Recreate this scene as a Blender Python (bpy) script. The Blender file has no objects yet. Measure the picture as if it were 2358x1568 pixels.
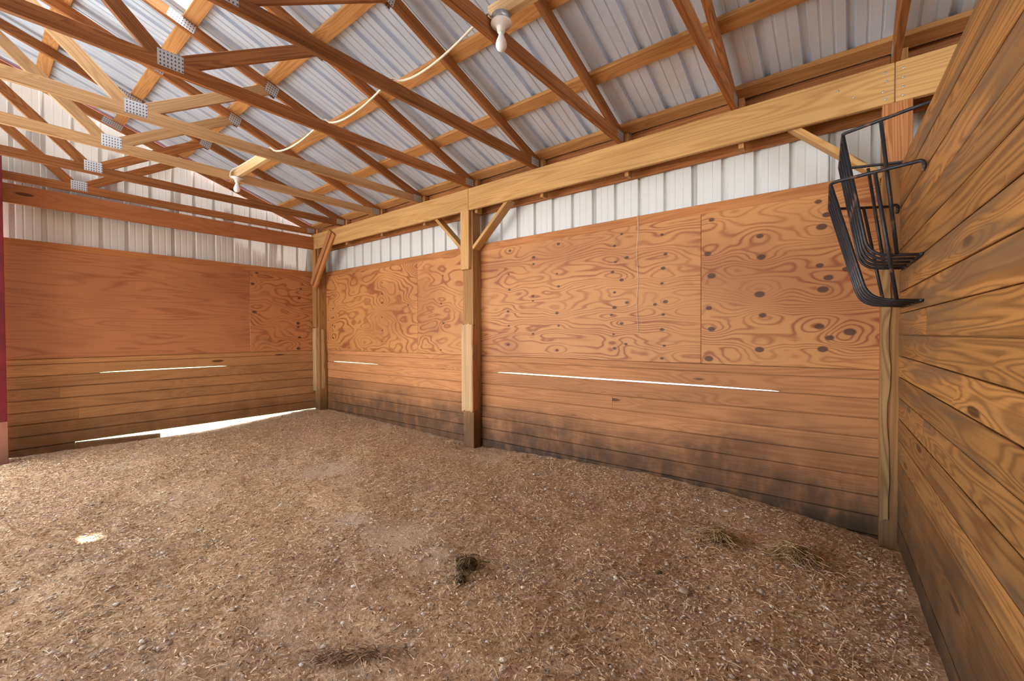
import bpy, bmesh, math, random
import numpy as np
from mathutils import Vector, Matrix, noise

random.seed(7)
S = bpy.context.scene
COL = S.collection

# ------------------------------------------------------------------ camera
CAM = Vector((7.0495, -3.7327, 1.4837))
yaw, pitch, roll = math.radians(38.246), math.radians(-0.811), math.radians(-0.261)
fwd = Vector((-math.sin(yaw) * math.cos(pitch), math.cos(yaw) * math.cos(pitch), math.sin(pitch)))
r0 = Vector((math.cos(yaw), math.sin(yaw), 0)); u0 = r0.cross(fwd)
rr = math.cos(roll) * r0 + math.sin(roll) * u0
uu = -math.sin(roll) * r0 + math.cos(roll) * u0
cd = bpy.data.cameras.new('camera'); cam = bpy.data.objects.new('camera', cd); COL.objects.link(cam)
m = Matrix.Identity(4)
for i in range(3):
    m[i][0], m[i][1], m[i][2], m[i][3] = rr[i], uu[i], -fwd[i], CAM[i]
cam.matrix_world = m
cd.sensor_width = 36; cd.lens = 986.94 / 2358 * 36; cd.clip_start = 0.02
S.camera = cam

# ------------------------------------------------------------------ world, sun, exposure
w = bpy.data.worlds.new('sky'); S.world = w; w.use_nodes = True
bgn = w.node_tree.nodes['Background']
bgn.inputs['Color'].default_value = (0.82, 0.91, 1.0, 1); bgn.inputs['Strength'].default_value = 2.0
sd = bpy.data.lights.new('sun', 'SUN'); sd.energy = 4.0; sd.angle = math.radians(0.53); sd.color = (1, .97, .92)
sun = bpy.data.objects.new('sun', sd); COL.objects.link(sun)
SUN_TO = Vector((0.05, 0.09, 1.0)).normalized()          # towards the sun
sun.rotation_euler = SUN_TO.to_track_quat('Z', 'Y').to_euler()
S.view_settings.view_transform = 'Standard'; S.view_settings.look = 'None'
S.view_settings.gamma = 1; S.view_settings.use_curve_mapping = False
S.view_settings.exposure = 2.5

# ------------------------------------------------------------------ helpers
LOC = {}                                                   # world location of thing empties
def tag(o, label=None, cat=None, group=None, kind=None):
    if label: o['label'] = label
    if cat: o['category'] = cat
    if group: o['group'] = group
    if kind: o['kind'] = kind
    return o
def empty(name, loc, label=None, cat=None, group=None, kind=None):
    o = bpy.data.objects.new(name, None); COL.objects.link(o); o.location = loc
    o.empty_display_size = .1
    LOC[o] = Vector(loc)
    return tag(o, label, cat, group, kind)
def link(name, me, mat, parent=None, world=None):
    o = bpy.data.objects.new(name, me); COL.objects.link(o)
    if mat is not None and len(me.materials) == 0: me.materials.append(mat)
    W = world if world is not None else Matrix.Identity(4)
    if parent is not None:
        o.parent = parent
        W = Matrix.Translation(-LOC[parent]) @ W if parent in LOC else W
    o.matrix_basis = W
    if parent is not None and parent in LOC: LOC[o] = Vector((0, 0, 0)) * 0 + W.translation + LOC[parent]
    else: LOC[o] = W.translation.copy()
    return o

class MB:
    def __init__(s): s.v = []; s.f = []
    def add(s, vs, fs):
        n = len(s.v); s.v += [tuple(x) for x in vs]; s.f += [tuple(i + n for i in f) for f in fs]
    def box(s, a, b):
        (x0, y0, z0), (x1, y1, z1) = a, b
        s.add([(x0,y0,z0),(x1,y0,z0),(x1,y1,z0),(x0,y1,z0),(x0,y0,z1),(x1,y0,z1),(x1,y1,z1),(x0,y1,z1)],
              [(0,3,2,1),(4,5,6,7),(0,1,5,4),(1,2,6,5),(2,3,7,6),(3,0,4,7)])
    def prism(s, outline, axis, a, b):                     # outline in the two other axes, ccw
        def P(p, t):
            return {'x': (t, p[0], p[1]), 'y': (p[0], t, p[1]), 'z': (p[0], p[1], t)}[axis]
        n = len(outline)
        vs = [P(p, a) for p in outline] + [P(p, b) for p in outline]
        fs = [tuple(range(n))[::-1], tuple(range(n, 2 * n))] + [(i, (i + 1) % n, n + (i + 1) % n, n + i) for i in range(n)]
        s.add(vs, fs)
    def tube(s, pts, r, seg=8, cap=True):
        pts = [Vector(p) for p in pts]; n = len(pts); rs = r if isinstance(r, (list, tuple)) else [r] * n
        t0 = (pts[1] - pts[0]).normalized()
        up = Vector((0, 0, 1)) if abs(t0.z) < .9 else Vector((1, 0, 0))
        a = t0.cross(up).normalized(); vs = []
        for i, p in enumerate(pts):
            t = (pts[min(i + 1, n - 1)] - pts[max(i - 1, 0)]).normalized()
            a = (a - t * a.dot(t)).normalized(); b = t.cross(a)
            for k in range(seg):
                an = 2 * math.pi * k / seg
                vs.append(p + rs[i] * (math.cos(an) * a + math.sin(an) * b))
        fs = []
        for i in range(n - 1):
            for k in range(seg):
                k2 = (k + 1) % seg
                fs.append((i*seg+k, i*seg+k2, (i+1)*seg+k2, (i+1)*seg+k))
        if cap: fs += [tuple(range(seg))[::-1], tuple(range((n-1)*seg, n*seg))]
        s.add(vs, fs)
    def lathe(s, prof, c, seg=24):                         # prof (r,z) list around vertical axis at c
        vs = []; n = len(prof)
        for r, z in prof:
            for k in range(seg):
                an = 2*math.pi*k/seg; vs.append((c[0]+r*math.cos(an), c[1]+r*math.sin(an), c[2]+z))
        fs = [(i*seg+k, i*seg+(k+1)%seg, (i+1)*seg+(k+1)%seg, (i+1)*seg+k) for i in range(n-1) for k in range(seg)]
        fs += [tuple(range(seg))[::-1], tuple(range((n-1)*seg, n*seg))]
        s.add(vs, fs)
    def mesh(s, name, smooth=False):
        me = bpy.data.meshes.new(name); me.from_pydata(s.v, [], s.f)
        bm = bmesh.new(); bm.from_mesh(me); bmesh.ops.recalc_face_normals(bm, faces=bm.faces); bm.to_mesh(me); bm.free()
        if smooth: me.polygons.foreach_set('use_smooth', [True] * len(me.polygons))
        me.update(); return me
    def build(s, name, mat, parent=None, smooth=False, origin=None):
        if origin is not None:
            o = Vector(origin); s.v = [tuple(Vector(v) - o) for v in s.v]
            return link(name, s.mesh(name, smooth), mat, parent, Matrix.Translation(o))
        return link(name, s.mesh(name, smooth), mat, parent)

_cache = {}
def chbox(L, W, T, ch):
    key = (round(L, 4), round(W, 4), round(T, 4), ch)
    if key not in _cache and isinstance(ch, tuple):        # shiplap board: front edges stand back from the joint
        g_, dp = ch; h, t_ = W / 2, T / 2
        prof = [(t_, -h), (t_, h), (-t_+dp, h), (-t_+dp, h-g_), (-t_+.0025, h-g_), (-t_, h-g_-.0025), (-t_, -h+g_+.0025), (-t_+.0025, -h+g_), (-t_+dp, -h+g_), (-t_+dp, -h)]
        mb = MB(); mb.prism(prof, 'x', -L / 2, L / 2); _cache[key] = mb.mesh('board')
    if key not in _cache:
        me = bpy.data.meshes.new('board'); bm = bmesh.new()
        bmesh.ops.create_cube(bm, size=1)
        bmesh.ops.scale(bm, vec=(L, T, W), verts=bm.verts)
        if ch: bmesh.ops.bevel(bm, geom=list(bm.edges), offset=ch, segments=1, affect='EDGES')
        bm.to_mesh(me); bm.free(); _cache[key] = me
    return _cache[key]
_mesh_by_mat = {}
def member(name, p0, p1, W, T, mat, parent=None, up=(0, 0, 1), ch=.003):
    """board from p0 to p1; W measured along 'up', T across"""
    p0, p1 = Vector(p0), Vector(p1); d = p1 - p0; L = d.length
    x = d.normalized(); z = Vector(up); z = (z - x * z.dot(x)).normalized(); y = z.cross(x)
    base = chbox(L, W, T, ch); key = (base.name, mat.name)
    if key not in _mesh_by_mat:
        me = base.copy(); me.name = name; me.materials.append(mat); _mesh_by_mat[key] = me
    Mx = Matrix.Identity(4); c = (p0 + p1) / 2
    for i in range(3): Mx[i][0], Mx[i][1], Mx[i][2], Mx[i][3] = x[i], y[i], z[i], c[i]
    return link(name, _mesh_by_mat[key], mat, parent, Mx)

# ------------------------------------------------------------------ materials
def lin(*c):
    return tuple(((v/255) / 12.92 if v/255 <= .04045 else ((v/255 + .055) / 1.055) ** 2.4) for v in c) + (1,)
class NT:
    def __init__(s, name):
        s.m = bpy.data.materials.new(name); s.m.use_nodes = True; s.t = s.m.node_tree; s.t.nodes.clear()
        s.out = s.t.nodes.new('ShaderNodeOutputMaterial'); s.bs = s.t.nodes.new('ShaderNodeBsdfPrincipled')
        s.t.links.new(s.bs.outputs[0], s.out.inputs[0])
    def n(s, typ, **kw):
        x = s.t.nodes.new(typ)
        for k, v in kw.items(): setattr(x, k, v)
        return x
    def put(s, sock, v):
        if isinstance(v, bpy.types.NodeSocket): s.t.links.new(v, sock)
        elif v is not None: sock.default_value = v
    def math(s, op, a, b=None, c=None, clamp=False):
        x = s.n('ShaderNodeMath', operation=op, use_clamp=clamp)
        for i, v in enumerate((a, b, c)): s.put(x.inputs[i], v)
        return x.outputs[0]
    def vmath(s, op, a, b=None):
        x = s.n('ShaderNodeVectorMath', operation=op); s.put(x.inputs[0], a); s.put(x.inputs[1], b)
        return x.outputs['Value'] if op in ('LENGTH', 'DISTANCE', 'DOT_PRODUCT') else x.outputs[0]
    def noise(s, vec, scale=1, detail=2, rough=.5, dist=0):
        x = s.n('ShaderNodeTexNoise'); s.put(x.inputs['Vector'], vec); x.inputs['Scale'].default_value = scale
        x.inputs['Detail'].default_value = detail; x.inputs['Roughness'].default_value = rough; x.inputs['Distortion'].default_value = dist
        return x.outputs['Fac']
    def vor(s, vec, scale=1, rnd=1.):
        x = s.n('ShaderNodeTexVoronoi'); s.put(x.inputs['Vector'], vec); x.inputs['Scale'].default_value = scale
        x.inputs['Randomness'].default_value = rnd
        return x
    def mr(s, v, a, b, c=0., d=1., smooth=True):
        x = s.n('ShaderNodeMapRange', interpolation_type='SMOOTHSTEP' if smooth else 'LINEAR')
        s.put(x.inputs[0], v)
        for i, q in enumerate((a, b, c, d)): s.put(x.inputs[i + 1], q)
        return x.outputs[0]
    def mix(s, f, a, b, mode='MIX'):
        x = s.n('ShaderNodeMix', data_type='RGBA', blend_type=mode)
        s.put(x.inputs[0], f); s.put(x.inputs[6], a); s.put(x.inputs[7], b)
        return x.outputs[2]
    def sep(s, v):
        x = s.n('ShaderNodeSeparateXYZ'); s.put(x.inputs[0], v); return x.outputs
    def comb(s, a, b, c):
        x = s.n('ShaderNodeCombineXYZ')
        for i, v in enumerate((a, b, c)): s.put(x.inputs[i], v)
        return x.outputs[0]
    def ramp(s, f, stops):
        x = s.n('ShaderNodeValToRGB'); s.put(x.inputs[0], f); e = x.color_ramp.elements
        while len(e) < len(stops): e.new(.5)
        for el, (p, c) in zip(e, stops): el.position = p; el.color = c
        return x.outputs[0]
    def bump(s, h, st=.2, d=.005):
        x = s.n('ShaderNodeBump'); x.inputs['Strength'].default_value = st; x.inputs['Distance'].default_value = d
        s.put(x.inputs['Height'], h); s.t.links.new(x.outputs[0], s.bs.inputs['Normal'])
    def fin(s, color, rough=.6, metal=0., spec=.35):
        s.put(s.bs.inputs['Base Color'], color); s.put(s.bs.inputs['Roughness'], rough)
        s.put(s.bs.inputs['Metallic'], metal); s.bs.inputs['Specular IOR Level'].default_value = spec
        return s.m

def plain(name, col, rough=.6, metal=0., spec=.35, nz=.0, scale=30):
    t = NT(name)
    if nz:
        tc = t.n('ShaderNodeTexCoord'); f = t.noise(tc.outputs['Object'], scale, 3)
        c2 = tuple(v * (1 - nz) for v in col[:3]) + (1,)
        return t.fin(t.mix(t.mr(f, .35, .65), col, c2), rough, metal, spec)
    return t.fin(col, rough, metal, spec)

def wood(name, light, dark, contrast=.8, ring=24., tone=.16, knots=.55, dirt=None, rough=.62, stretch=.5, cross=5., dirtcol=(.046, .028, .017, 1), fiber=.35, streak=None, axis='x'):
    t = NT(name); tc = t.n('ShaderNodeTexCoord'); oi = t.n('ShaderNodeObjectInfo')
    rnd = oi.outputs['Random']
    off = t.comb(t.math('MULTIPLY', rnd, 61.), t.math('MULTIPLY', rnd, 23.), t.math('MULTIPLY', rnd, 37.))
    oc = tc.outputs['Object']
    if axis == 'z': q_ = t.sep(oc); oc = t.comb(q_[2], q_[1], q_[0])
    co = t.vmath('ADD', oc, off)
    v = t.vor(t.vmath('MULTIPLY', co, (1.5, 6.5, 6.5)), 1., 1.)
    d = v.outputs['Distance']
    kr = t.sep(v.outputs['Color'])[0]
    on = t.mr(kr, 1 - knots, 1 - knots + .02)
    swirl = t.math('MULTIPLY', t.mr(d, .55, .0, 0., .16), on)
    h = t.noise(t.vmath('MULTIPLY', co, (stretch, cross, cross)), 1., 2., .5, .2)
    h = t.math('ADD', h, swirl)
    s_ = t.math('SINE', t.math('MULTIPLY', h, ring * 2.2))
    s_ = t.math('POWER', t.math('MULTIPLY_ADD', s_, .5, .5), 1.7)
    fib = t.noise(t.vmath('MULTIPLY', co, (2.2, 130, 130)), 1., 3., .6)
    fac = t.math('ADD', t.math('MULTIPLY', s_, contrast * .75), t.math('MULTIPLY', t.math('SUBTRACT', fib, .45), fiber), clamp=True)
    c = t.mix(fac, light, dark)
    # board to board tone, and slow patches along a board
    pat = t.noise(t.vmath('MULTIPLY', co, (1.1, 3., 3.)), 1., 2.)
    val = t.math('ADD', t.math('MULTIPLY_ADD', rnd, 2 * tone, 1 - tone), t.math('MULTIPLY', t.math('SUBTRACT', pat, .5), .5))
    hsv = t.n('ShaderNodeHueSaturation'); t.put(hsv.inputs['Color'], c); t.put(hsv.inputs['Value'], val); c = hsv.outputs[0]
    kn = t.math('MULTIPLY', t.mr(d, .135, .085), on)
    c = t.mix(t.math('MULTIPLY', kn, .82), c, (dark[0]*.22, dark[1]*.16, dark[2]*.14, 1))
    pos = t.n('ShaderNodeNewGeometry').outputs['Position']; px = t.sep(pos)
    if streak:                                             # long grey weathered streaks
        sk = t.noise(t.vmath('MULTIPLY', co, (.5, 4., 4.)), 1.7, 3.)
        c = t.mix(t.mr(sk, .48, .62, 0., .7), c, streak)
    if dirt:
        for (z0, soft, amt, sc) in dirt:
            n1 = t.noise(t.vmath('MULTIPLY', pos, (1., 1., 1.6)), sc, 4., .62)
            zz = t.math('ADD', t.math('MULTIPLY_ADD', rnd, .22, px[2]), t.math('MULTIPLY', t.math('SUBTRACT', n1, .5), -.8))
            z0 += .11
            n2 = t.noise(t.vmath('MULTIPLY', pos, (6., 6., 3.)), 1.3, 3., .6)
            mk = t.math('MULTIPLY', t.mr(zz, z0 + soft, z0 - soft), t.mr(n2, .2, .6, .6, 1.))
            mk = t.math('MULTIPLY', mk, t.mr(rnd, 0., 1., amt * .65, amt))
            c = t.mix(mk, c, dirtcol)
    t.bump(t.math('ADD', t.math('MULTIPLY', fib, .6), t.math('MULTIPLY', s_, .3)), .25, .003)
    return t.fin(c, rough, 0., .2)

def plywood(name, knots, u, light, dark, seed, knot_r=.022, contrast=.85, zs=4.6, us=.75, dirt=True, ring=90., lz=.4, ka=.075):
    """rotary cut face veneer: contour bands of a slow field, drawn up round each knot"""
    t = NT(name); pos = t.n('ShaderNodeNewGeometry').outputs['Position']; p = t.sep(pos)
    uu_ = p[0] if u == 'x' else p[1]
    co = t.comb(uu_, p[2], seed * 3.7)
    h = t.noise(t.vmath('MULTIPLY', co, (us, zs, 1.)), 1., 1.5, .45, .25)
    acc = t.math('MULTIPLY_ADD', p[2], lz, h); dk = None
    for i, (a, b) in enumerate(knots):
        rs = .75 + .5 * ((i * 37) % 11) / 11
        dv = t.vmath('MULTIPLY', t.vmath('SUBTRACT', co, (a, b, seed * 3.7)), (1 / 1.5, 1., 0.))
        d = t.vmath('LENGTH', dv)
        acc = t.math('MULTIPLY_ADD', t.mr(d, .13, .0, 0., 1.), ka * (1 if i % 3 else -1) * rs, acc)
        k = t.mr(d, knot_r * rs, knot_r * rs * .62)
        dk = k if dk is None else t.math('MAXIMUM', dk, k)
    wob = t.noise(t.vmath('MULTIPLY', co, (6., 34., 1.)), 1., 2.)
    acc = t.math('MULTIPLY_ADD', t.math('SUBTRACT', wob, .5), .02, acc)
    s_ = t.math('SINE', t.math('MULTIPLY', acc, ring))
    s_ = t.math('POWER', t.math('MULTIPLY_ADD', s_, .5, .5), 3.)
    amp = t.mr(t.noise(t.vmath('MULTIPLY', co, (1.6, 3., 1.)), 1., 2.), .3, .65, .35, 1.)
    fib = t.noise(t.vmath('MULTIPLY', co, (3., 190., 1.)), 1., 3., .6)
    fac = t.math('ADD', t.math('MULTIPLY', t.math('MULTIPLY', s_, amp), contrast), t.math('MULTIPLY', t.math('SUBTRACT', fib, .5), .35), clamp=True)
    c = t.mix(fac, light, dark)
    big = t.noise(t.vmath('MULTIPLY', co, (.8, 1.1, 1.)), 1.3, 3.)
    c = t.mix(t.mr(big, .45, .7, 0., .35), c, (dark[0]*.8, dark[1]*.7, dark[2]*.7, 1))
    if dk is not None: c = t.mix(t.math('MULTIPLY', dk, .88), c, (.066, .025, .014, 1))
    if dirt:
        n1 = t.noise(t.vmath('MULTIPLY', co, (2.2, 2.2, 1.)), 1.4, 4., .6)
        c = t.mix(t.mr(n1, .6, .78, 0., .35), c, (.16, .085, .05, 1))
    t.bump(t.math('ADD', t.math('MULTIPLY', fib, .5), t.math('MULTIPLY', s_, .4)), .18, .002)
    return t.fin(c, .55)

WOOD_BEAM = wood('beam_wood', lin(206, 160, 102), lin(170, 114, 60), .6, 50, .06, .12, stretch=.3, cross=6.5)
WOOD_TRUSS = wood('truss_wood', lin(172, 112, 64), lin(112, 60, 28), .7, 48, .2, .4, stretch=.3, cross=8.)
WOOD_PURLIN = wood('purlin_wood', lin(198, 144, 88), lin(152, 94, 48), .6, 48, .12, .4, stretch=.3, cross=8.)
WOOD_RED = wood('gable_beam_wood', lin(184, 118, 72), lin(146, 82, 46), .45, 40, .05, .5, stretch=.3)
WOOD_POST = wood('post_wood', lin(172, 124, 74), lin(112, 70, 36), .55, 46, .08, .2, stretch=.3, cross=7., dirt=[(.48, .25, .95, .9)])
WOOD_FACING = wood('facing_wood', lin(200, 164, 118), lin(150, 110, 72), .6, 46, .06, .1, stretch=.3, cross=8., axis='z', dirt=[(.55, .25, .8, .9)])
WOOD_PALE = wood('pale_wood', lin(216, 184, 136), lin(172, 130, 86), .5, 46, .08, .1, stretch=.3, cross=8.)
WOOD_PLANK = wood('plank_wood', lin(202, 138, 88), lin(150, 88, 50), .5, 48, .13, .5, stretch=.3, cross=6.5,
                  dirt=[(.57, .2, 1., 1.0), (.95, .5, .25, 1.9)])
WOOD_PLANK_G = wood('gable_plank_wood', lin(194, 138, 86), lin(146, 92, 52), .5, 48, .13, .45, stretch=.3, cross=6.5,
                  dirt=[(.34, .22, .8, 1.0), (.95, .55, .35, 1.9)])
WOOD_PART = wood('partition_wood', lin(180, 126, 70), lin(106, 66, 32), .8, 52, .2, .7, stretch=.3, cross=6.5,
                 dirt=[(.60, .25, 1., .8), (1.0, .5, .5, 1.3)], streak=lin(108, 86, 64), rough=.5, fiber=.7)
PLY_L, PLY_D = lin(200, 138, 80), lin(140, 68, 34)

def metal_sheet(name, col, rough, metal, nz=.12):
    t = NT(name); tc = t.n('ShaderNodeTexCoord'); oi = t.n('ShaderNodeObjectInfo')
    f = t.noise(t.vmath('MULTIPLY', tc.outputs['Object'], (6., 2., 2.)), 1., 4., .6)
    c2 = tuple(v * (1 - 2 * nz) for v in col[:3]) + (1,)
    c = t.mix(t.mr(f, .35, .7), col, c2)
    g = t.noise(tc.outputs['Object'], 160., 2.)
    t.bump(g, .05, .001)
    return t.fin(c, t.math('MULTIPLY_ADD', f, .2 if nz else 0., rough - (.1 if nz else 0.)), metal, .4)
ROOF_METAL = metal_sheet('roof_metal', lin(216, 230, 248), .36, .25, .05)
WHITE_METAL = metal_sheet('white_siding', lin(222, 221, 216), .5, .0, .0)
RUST_BLACK = None

def hay_iron():
    t = NT('black_iron'); tc = t.n('ShaderNodeTexCoord')
    f = t.noise(tc.outputs['Object'], 14., 5., .65); g = t.noise(tc.outputs['Object'], 90., 2.)
    c = t.mix(t.mr(f, .55, .68, 0., .8), lin(40, 40, 45), lin(128, 88, 66))
    t.bump(g, .3, .002)
    return t.fin(c, t.mr(f, .4, .7, .32, .7), 0., .5)
IRON = hay_iron()
def plate_mat():
    t = NT('nail_plate'); tc = t.n('ShaderNodeTexCoord'); p = t.sep(tc.outputs['Object'])
    a = t.math('SINE', t.math('MULTIPLY', p[0], 330.)); b = t.math('SINE', t.math('MULTIPLY', p[2], 260.))
    s_ = t.math('MULTIPLY', t.mr(a, .1, .5), t.mr(b, -.2, .3))
    c = t.mix(s_, lin(205, 208, 212), lin(92, 92, 98))
    t.bump(s_, -.6, .002)
    return t.fin(c, .4, .55, .5)
PLATE = plate_mat()

# ------------------------------------------------------------------ floor
def interp(x, xs, ys): return float(np.interp(x, xs, ys))
def fh(x, y):
    z = .2 + .035 * noise.noise(Vector((x * .7, y * .7, 3.1))) + .018 * noise.noise(Vector((x * 2.3, y * 2.3, 8.)))
    we = math.exp(-(y / .45) ** 2) if y < 0 else 1
    ze = interp(x, [0, 1.5, 3.7, 4.6, 5.67, 6.3, 6.66, 7.22, 7.6], [.24, .22, .165, .21, .24, .21, .18, .10, .1])
    wg = math.exp(-(x / .6) ** 2) if x > 0 else 1
    zg = interp(y, [-4.5, -3.48, -3., -2.4, -1.7, -1.0, -.33, 0], [.17, .185, .18, .165, .16, .205, .25, .24])
    z = z * (1 - we) + ze * we
    z = z * (1 - wg) + zg * wg
    return z
def floor_mesh():
    xs = np.concatenate([np.linspace(-.04, 7.8, 262), np.linspace(7.9, 10.9, 16)])
    ys = np.concatenate([np.linspace(-8.7, -4.2, 24), np.linspace(-4.15, .03, 140)])
    vs = []
    for y in ys:
        for x in xs:
            vs.append((x, y, fh(x, y) + .010 * noise.noise(Vector((x * 9, y * 9, 0))) + .006 * noise.noise(Vector((x * 24, y * 24, 5)))))
    nx = len(xs)
    fs = [(j*nx+i, j*nx+i+1, (j+1)*nx+i+1, (j+1)*nx+i) for j in range(len(ys)-1) for i in range(nx-1)]
    me = bpy.data.meshes.new('floor'); me.from_pydata(vs, [], fs)
    me.polygons.foreach_set('use_smooth', [True] * len(me.polygons)); me.update(); return me
DUST = [(4.8, -2.05, .34), (3.14, -1.6, .30), (3.67, -.54, .2), (4.1, -.36, .2), (5.2, -2.11, .2), (4.36, -2.11, .16)]
def floor_mat():
    t = NT('dirt_floor'); pos = t.n('ShaderNodeNewGeometry').outputs['Position']
    a = t.noise(pos, 1.1, 4., .6); b = t.noise(pos, 46., 4., .7); c_ = t.noise(t.vmath('MULTIPLY', pos, (1., 1., 1.)), 120., 3., .7)
    c = t.ramp(b, [(.3, lin(140, 108, 80)), (.5, lin(202, 168, 132)), (.72, lin(232, 204, 170))])
    dusty = t.mr(t.noise(pos, 2.2, 3., .55), .60, .72, 0., .75)
    dn = t.math('MULTIPLY', t.math('SUBTRACT', t.noise(pos, 7., 4., .65), .5), 1.6)
    for (dx_, dy_, dr) in DUST:                            # bare dusty patches where the shavings are scuffed away
        dd = t.vmath('LENGTH', t.vmath('MULTIPLY', t.vmath('SUBTRACT', pos, (dx_, dy_, .2)), (1 / dr, 1 / dr, 0.)))
        dusty = t.math('MAXIMUM', dusty, t.mr(t.math('ADD', dd, dn), 1.1, .4, 0., .6))
    c = t.mix(dusty, c, lin(198, 176, 150))
    c = t.mix(t.mr(a, .35, .65, 0., .4), c, lin(166, 140, 126))
    t.bump(t.math('ADD', b, t.math('MULTIPLY', c_, .5)), .9, .012)
    return t.fin(c, .95, 0., .1)
FLOOR_M = floor_mat()
floor = link('floor', floor_mesh(), FLOOR_M); tag(floor, 'brown dirt and wood shavings stall floor', kind='structure')

def grass_mat():
    t = NT('grass'); pos = t.n('ShaderNodeNewGeometry').outputs['Position']
    b = t.noise(pos, 18., 5., .7)
    gr = t.ramp(b, [(.3, lin(104, 126, 72)), (.55, lin(156, 174, 116)), (.75, lin(200, 204, 160))])
    px = t.sep(pos)
    yard = t.ramp(b, [(.3, lin(176, 174, 170)), (.7, lin(212, 210, 206))])  # pale yard tone added for whiter bounce light into the shed
    edge = t.math('MULTIPLY_ADD', t.math('SUBTRACT', t.noise(pos, .5, 3.), .5), 2.5, t.math('MAXIMUM', px[0], t.math('MULTIPLY_ADD', px[1], -1., -4.2)))
    c = t.mix(t.mr(edge, -.5, .3), gr, yard)
    t.bump(b, .6, .05)
    return t.fin(c, .9, 0., .1)
g = MB(); g.box((-60, -60, -.1), (70, 60, .04))
ground = g.build('ground', grass_mat()); tag(ground, 'sunlit grass and pale yard added for bounce light outside the shed', kind='structure')

# ------------------------------------------------------------------ walls
ROWS = [1.2386, 1.171, 1.046, .91, .781, .651, .521, .391, .26, .13, .0]
def roof_z(y): return 3.268 - y / 3.0 if y > -4.36 else 3.268 + (8.72 + y) / 3.0

def notched(name, u0_, u1_, zlo, zhi, n0, n1, gap, axis, mat, parent, a, b):
    """plank with a planed-away lower edge between n0 and n1 that lets daylight through"""
    L = u1_ - u0_; c = (u0_ + u1_) / 2; zc = (zlo + zhi) / 2
    out = [(u0_-c, zlo-zc), (n0-c, zlo-zc), (n0-c+.06, zlo+gap*.6-zc), (n0-c+.25, zlo+gap-zc), (n1-c-.5, zlo+gap*.9-zc), (n1-c-.1, zlo+gap*.5-zc), (n1-c, zlo-zc), (u1_-c, zlo-zc), (u1_-c, zhi-zc), (u0_-c, zhi-zc)]
    fr = [(a_, b_ + (.0028 if b_ < 0 else -.0028)) for a_, b_ in out]
    mb = MB(); mb.prism(out, 'y', -.005, .019); mb.prism(fr, 'y', -.019, -.005); me = mb.mesh(name)
    if axis == 'x': W = Matrix.Translation((c, .019, zc))
    else: W = Matrix.Translation((-.019, c, zc)) @ Matrix.Rotation(math.pi / 2, 4, 'Z')
    return link(name, me, mat, parent, W)

wall_back = empty('wall_back', (0, 0, 0), 'long side wall of planks below, plywood above and white metal at top', kind='structure')
bays = [(-.02, 3.56), (3.562, 7.40)]
slit = {0: (.28, 1.62), 1: (3.86, 6.68)}
for bi, (a, b) in enumerate(bays):
    for i in range(len(ROWS) - 1):
        zhi, zlo = ROWS[i], ROWS[i + 1]
        if i == 1:
            notched('plank', a, b, zlo, zhi, *slit[bi], .0125 if bi else .010, 'x', WOOD_PLANK, wall_back, 0, .038)
        elif i in (3, 6) and bi == 1:                      # rows with a butt joint
            s = 5.3 if i == 3 else 4.7
            member('plank', (a, .019, (zhi+zlo)/2), (s-.001, .019, (zhi+zlo)/2), zhi-zlo, .038, WOOD_PLANK, wall_back, ch=(.0038, .017))
            member('plank', (s+.001, .019, (zhi+zlo)/2), (b, .019, (zhi+zlo)/2), zhi-zlo, .038, WOOD_PLANK, wall_back, ch=(.0038, .017))
        else:
            dy = random.uniform(-.002, .002)
            member('plank', (a, .019+dy, (zhi+zlo)/2), (b, .019+dy, (zhi+zlo)/2), zhi-zlo, .038, WOOD_PLANK, wall_back, ch=(.0038, .017))
KN = [(5.4,2.4),(5.33,2.3),(5.45,2.18),(5.34,2.15),(5.31,2.06),(5.4,1.98),(5.33,1.87),(5.45,1.77),(5.33,1.73),(5.3,1.66),(5.4,1.58),(5.32,1.48),(5.44,1.39),(5.33,1.35),
(5.77,2.34),(5.8,2.17),(5.78,2.05),(5.77,1.92),(5.71,1.74),(5.8,1.76),(5.78,1.65),(5.77,1.52),(5.79,1.38),(5.77,1.27),
(6.17,2.4),(6.14,2.13),(6.17,1.95),(6.15,1.69),(6.17,1.52),(6.15,1.28),(6.51,2.22),(6.52,2.06),(6.51,1.78),(6.53,1.62),(6.51,1.36),(6.87,2.41),(6.92,2.31),(6.89,2.23),(6.88,1.96),(6.93,1.87),(6.9,1.79),(7.03,1.92),(6.88,1.53),(7.05,1.49),(6.94,1.45),(6.9,1.37),
(4.09,2.41),(4.07,2.15),(4.08,1.98),(4.06,1.74),(4.07,1.58),(4.06,1.37),(4.41,2.3),(4.41,2.23),(4.4,1.89),(4.4,1.84),(4.4,1.49),(4.72,2.4),(4.7,2.1),(4.72,1.97),(4.7,1.7),(4.72,1.57),(4.7,1.32),
(0.39,2.35),(0.41,2.13),(0.37,1.92),(0.39,1.78),(0.35,1.65),(0.36,1.44),(1.72,2.24),(1.72,2.08),(1.72,1.95),(1.71,1.74),(1.72,1.55),(1.71,1.39),(2.31,1.89),(3.01,2.23),(2.97,1.88),(3.01,1.63),(2.96,1.29)]
SHEETS = [(.07, 2.508), (2.511, 3.648), (3.651, 6.088), (6.091, 7.40)]
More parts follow.
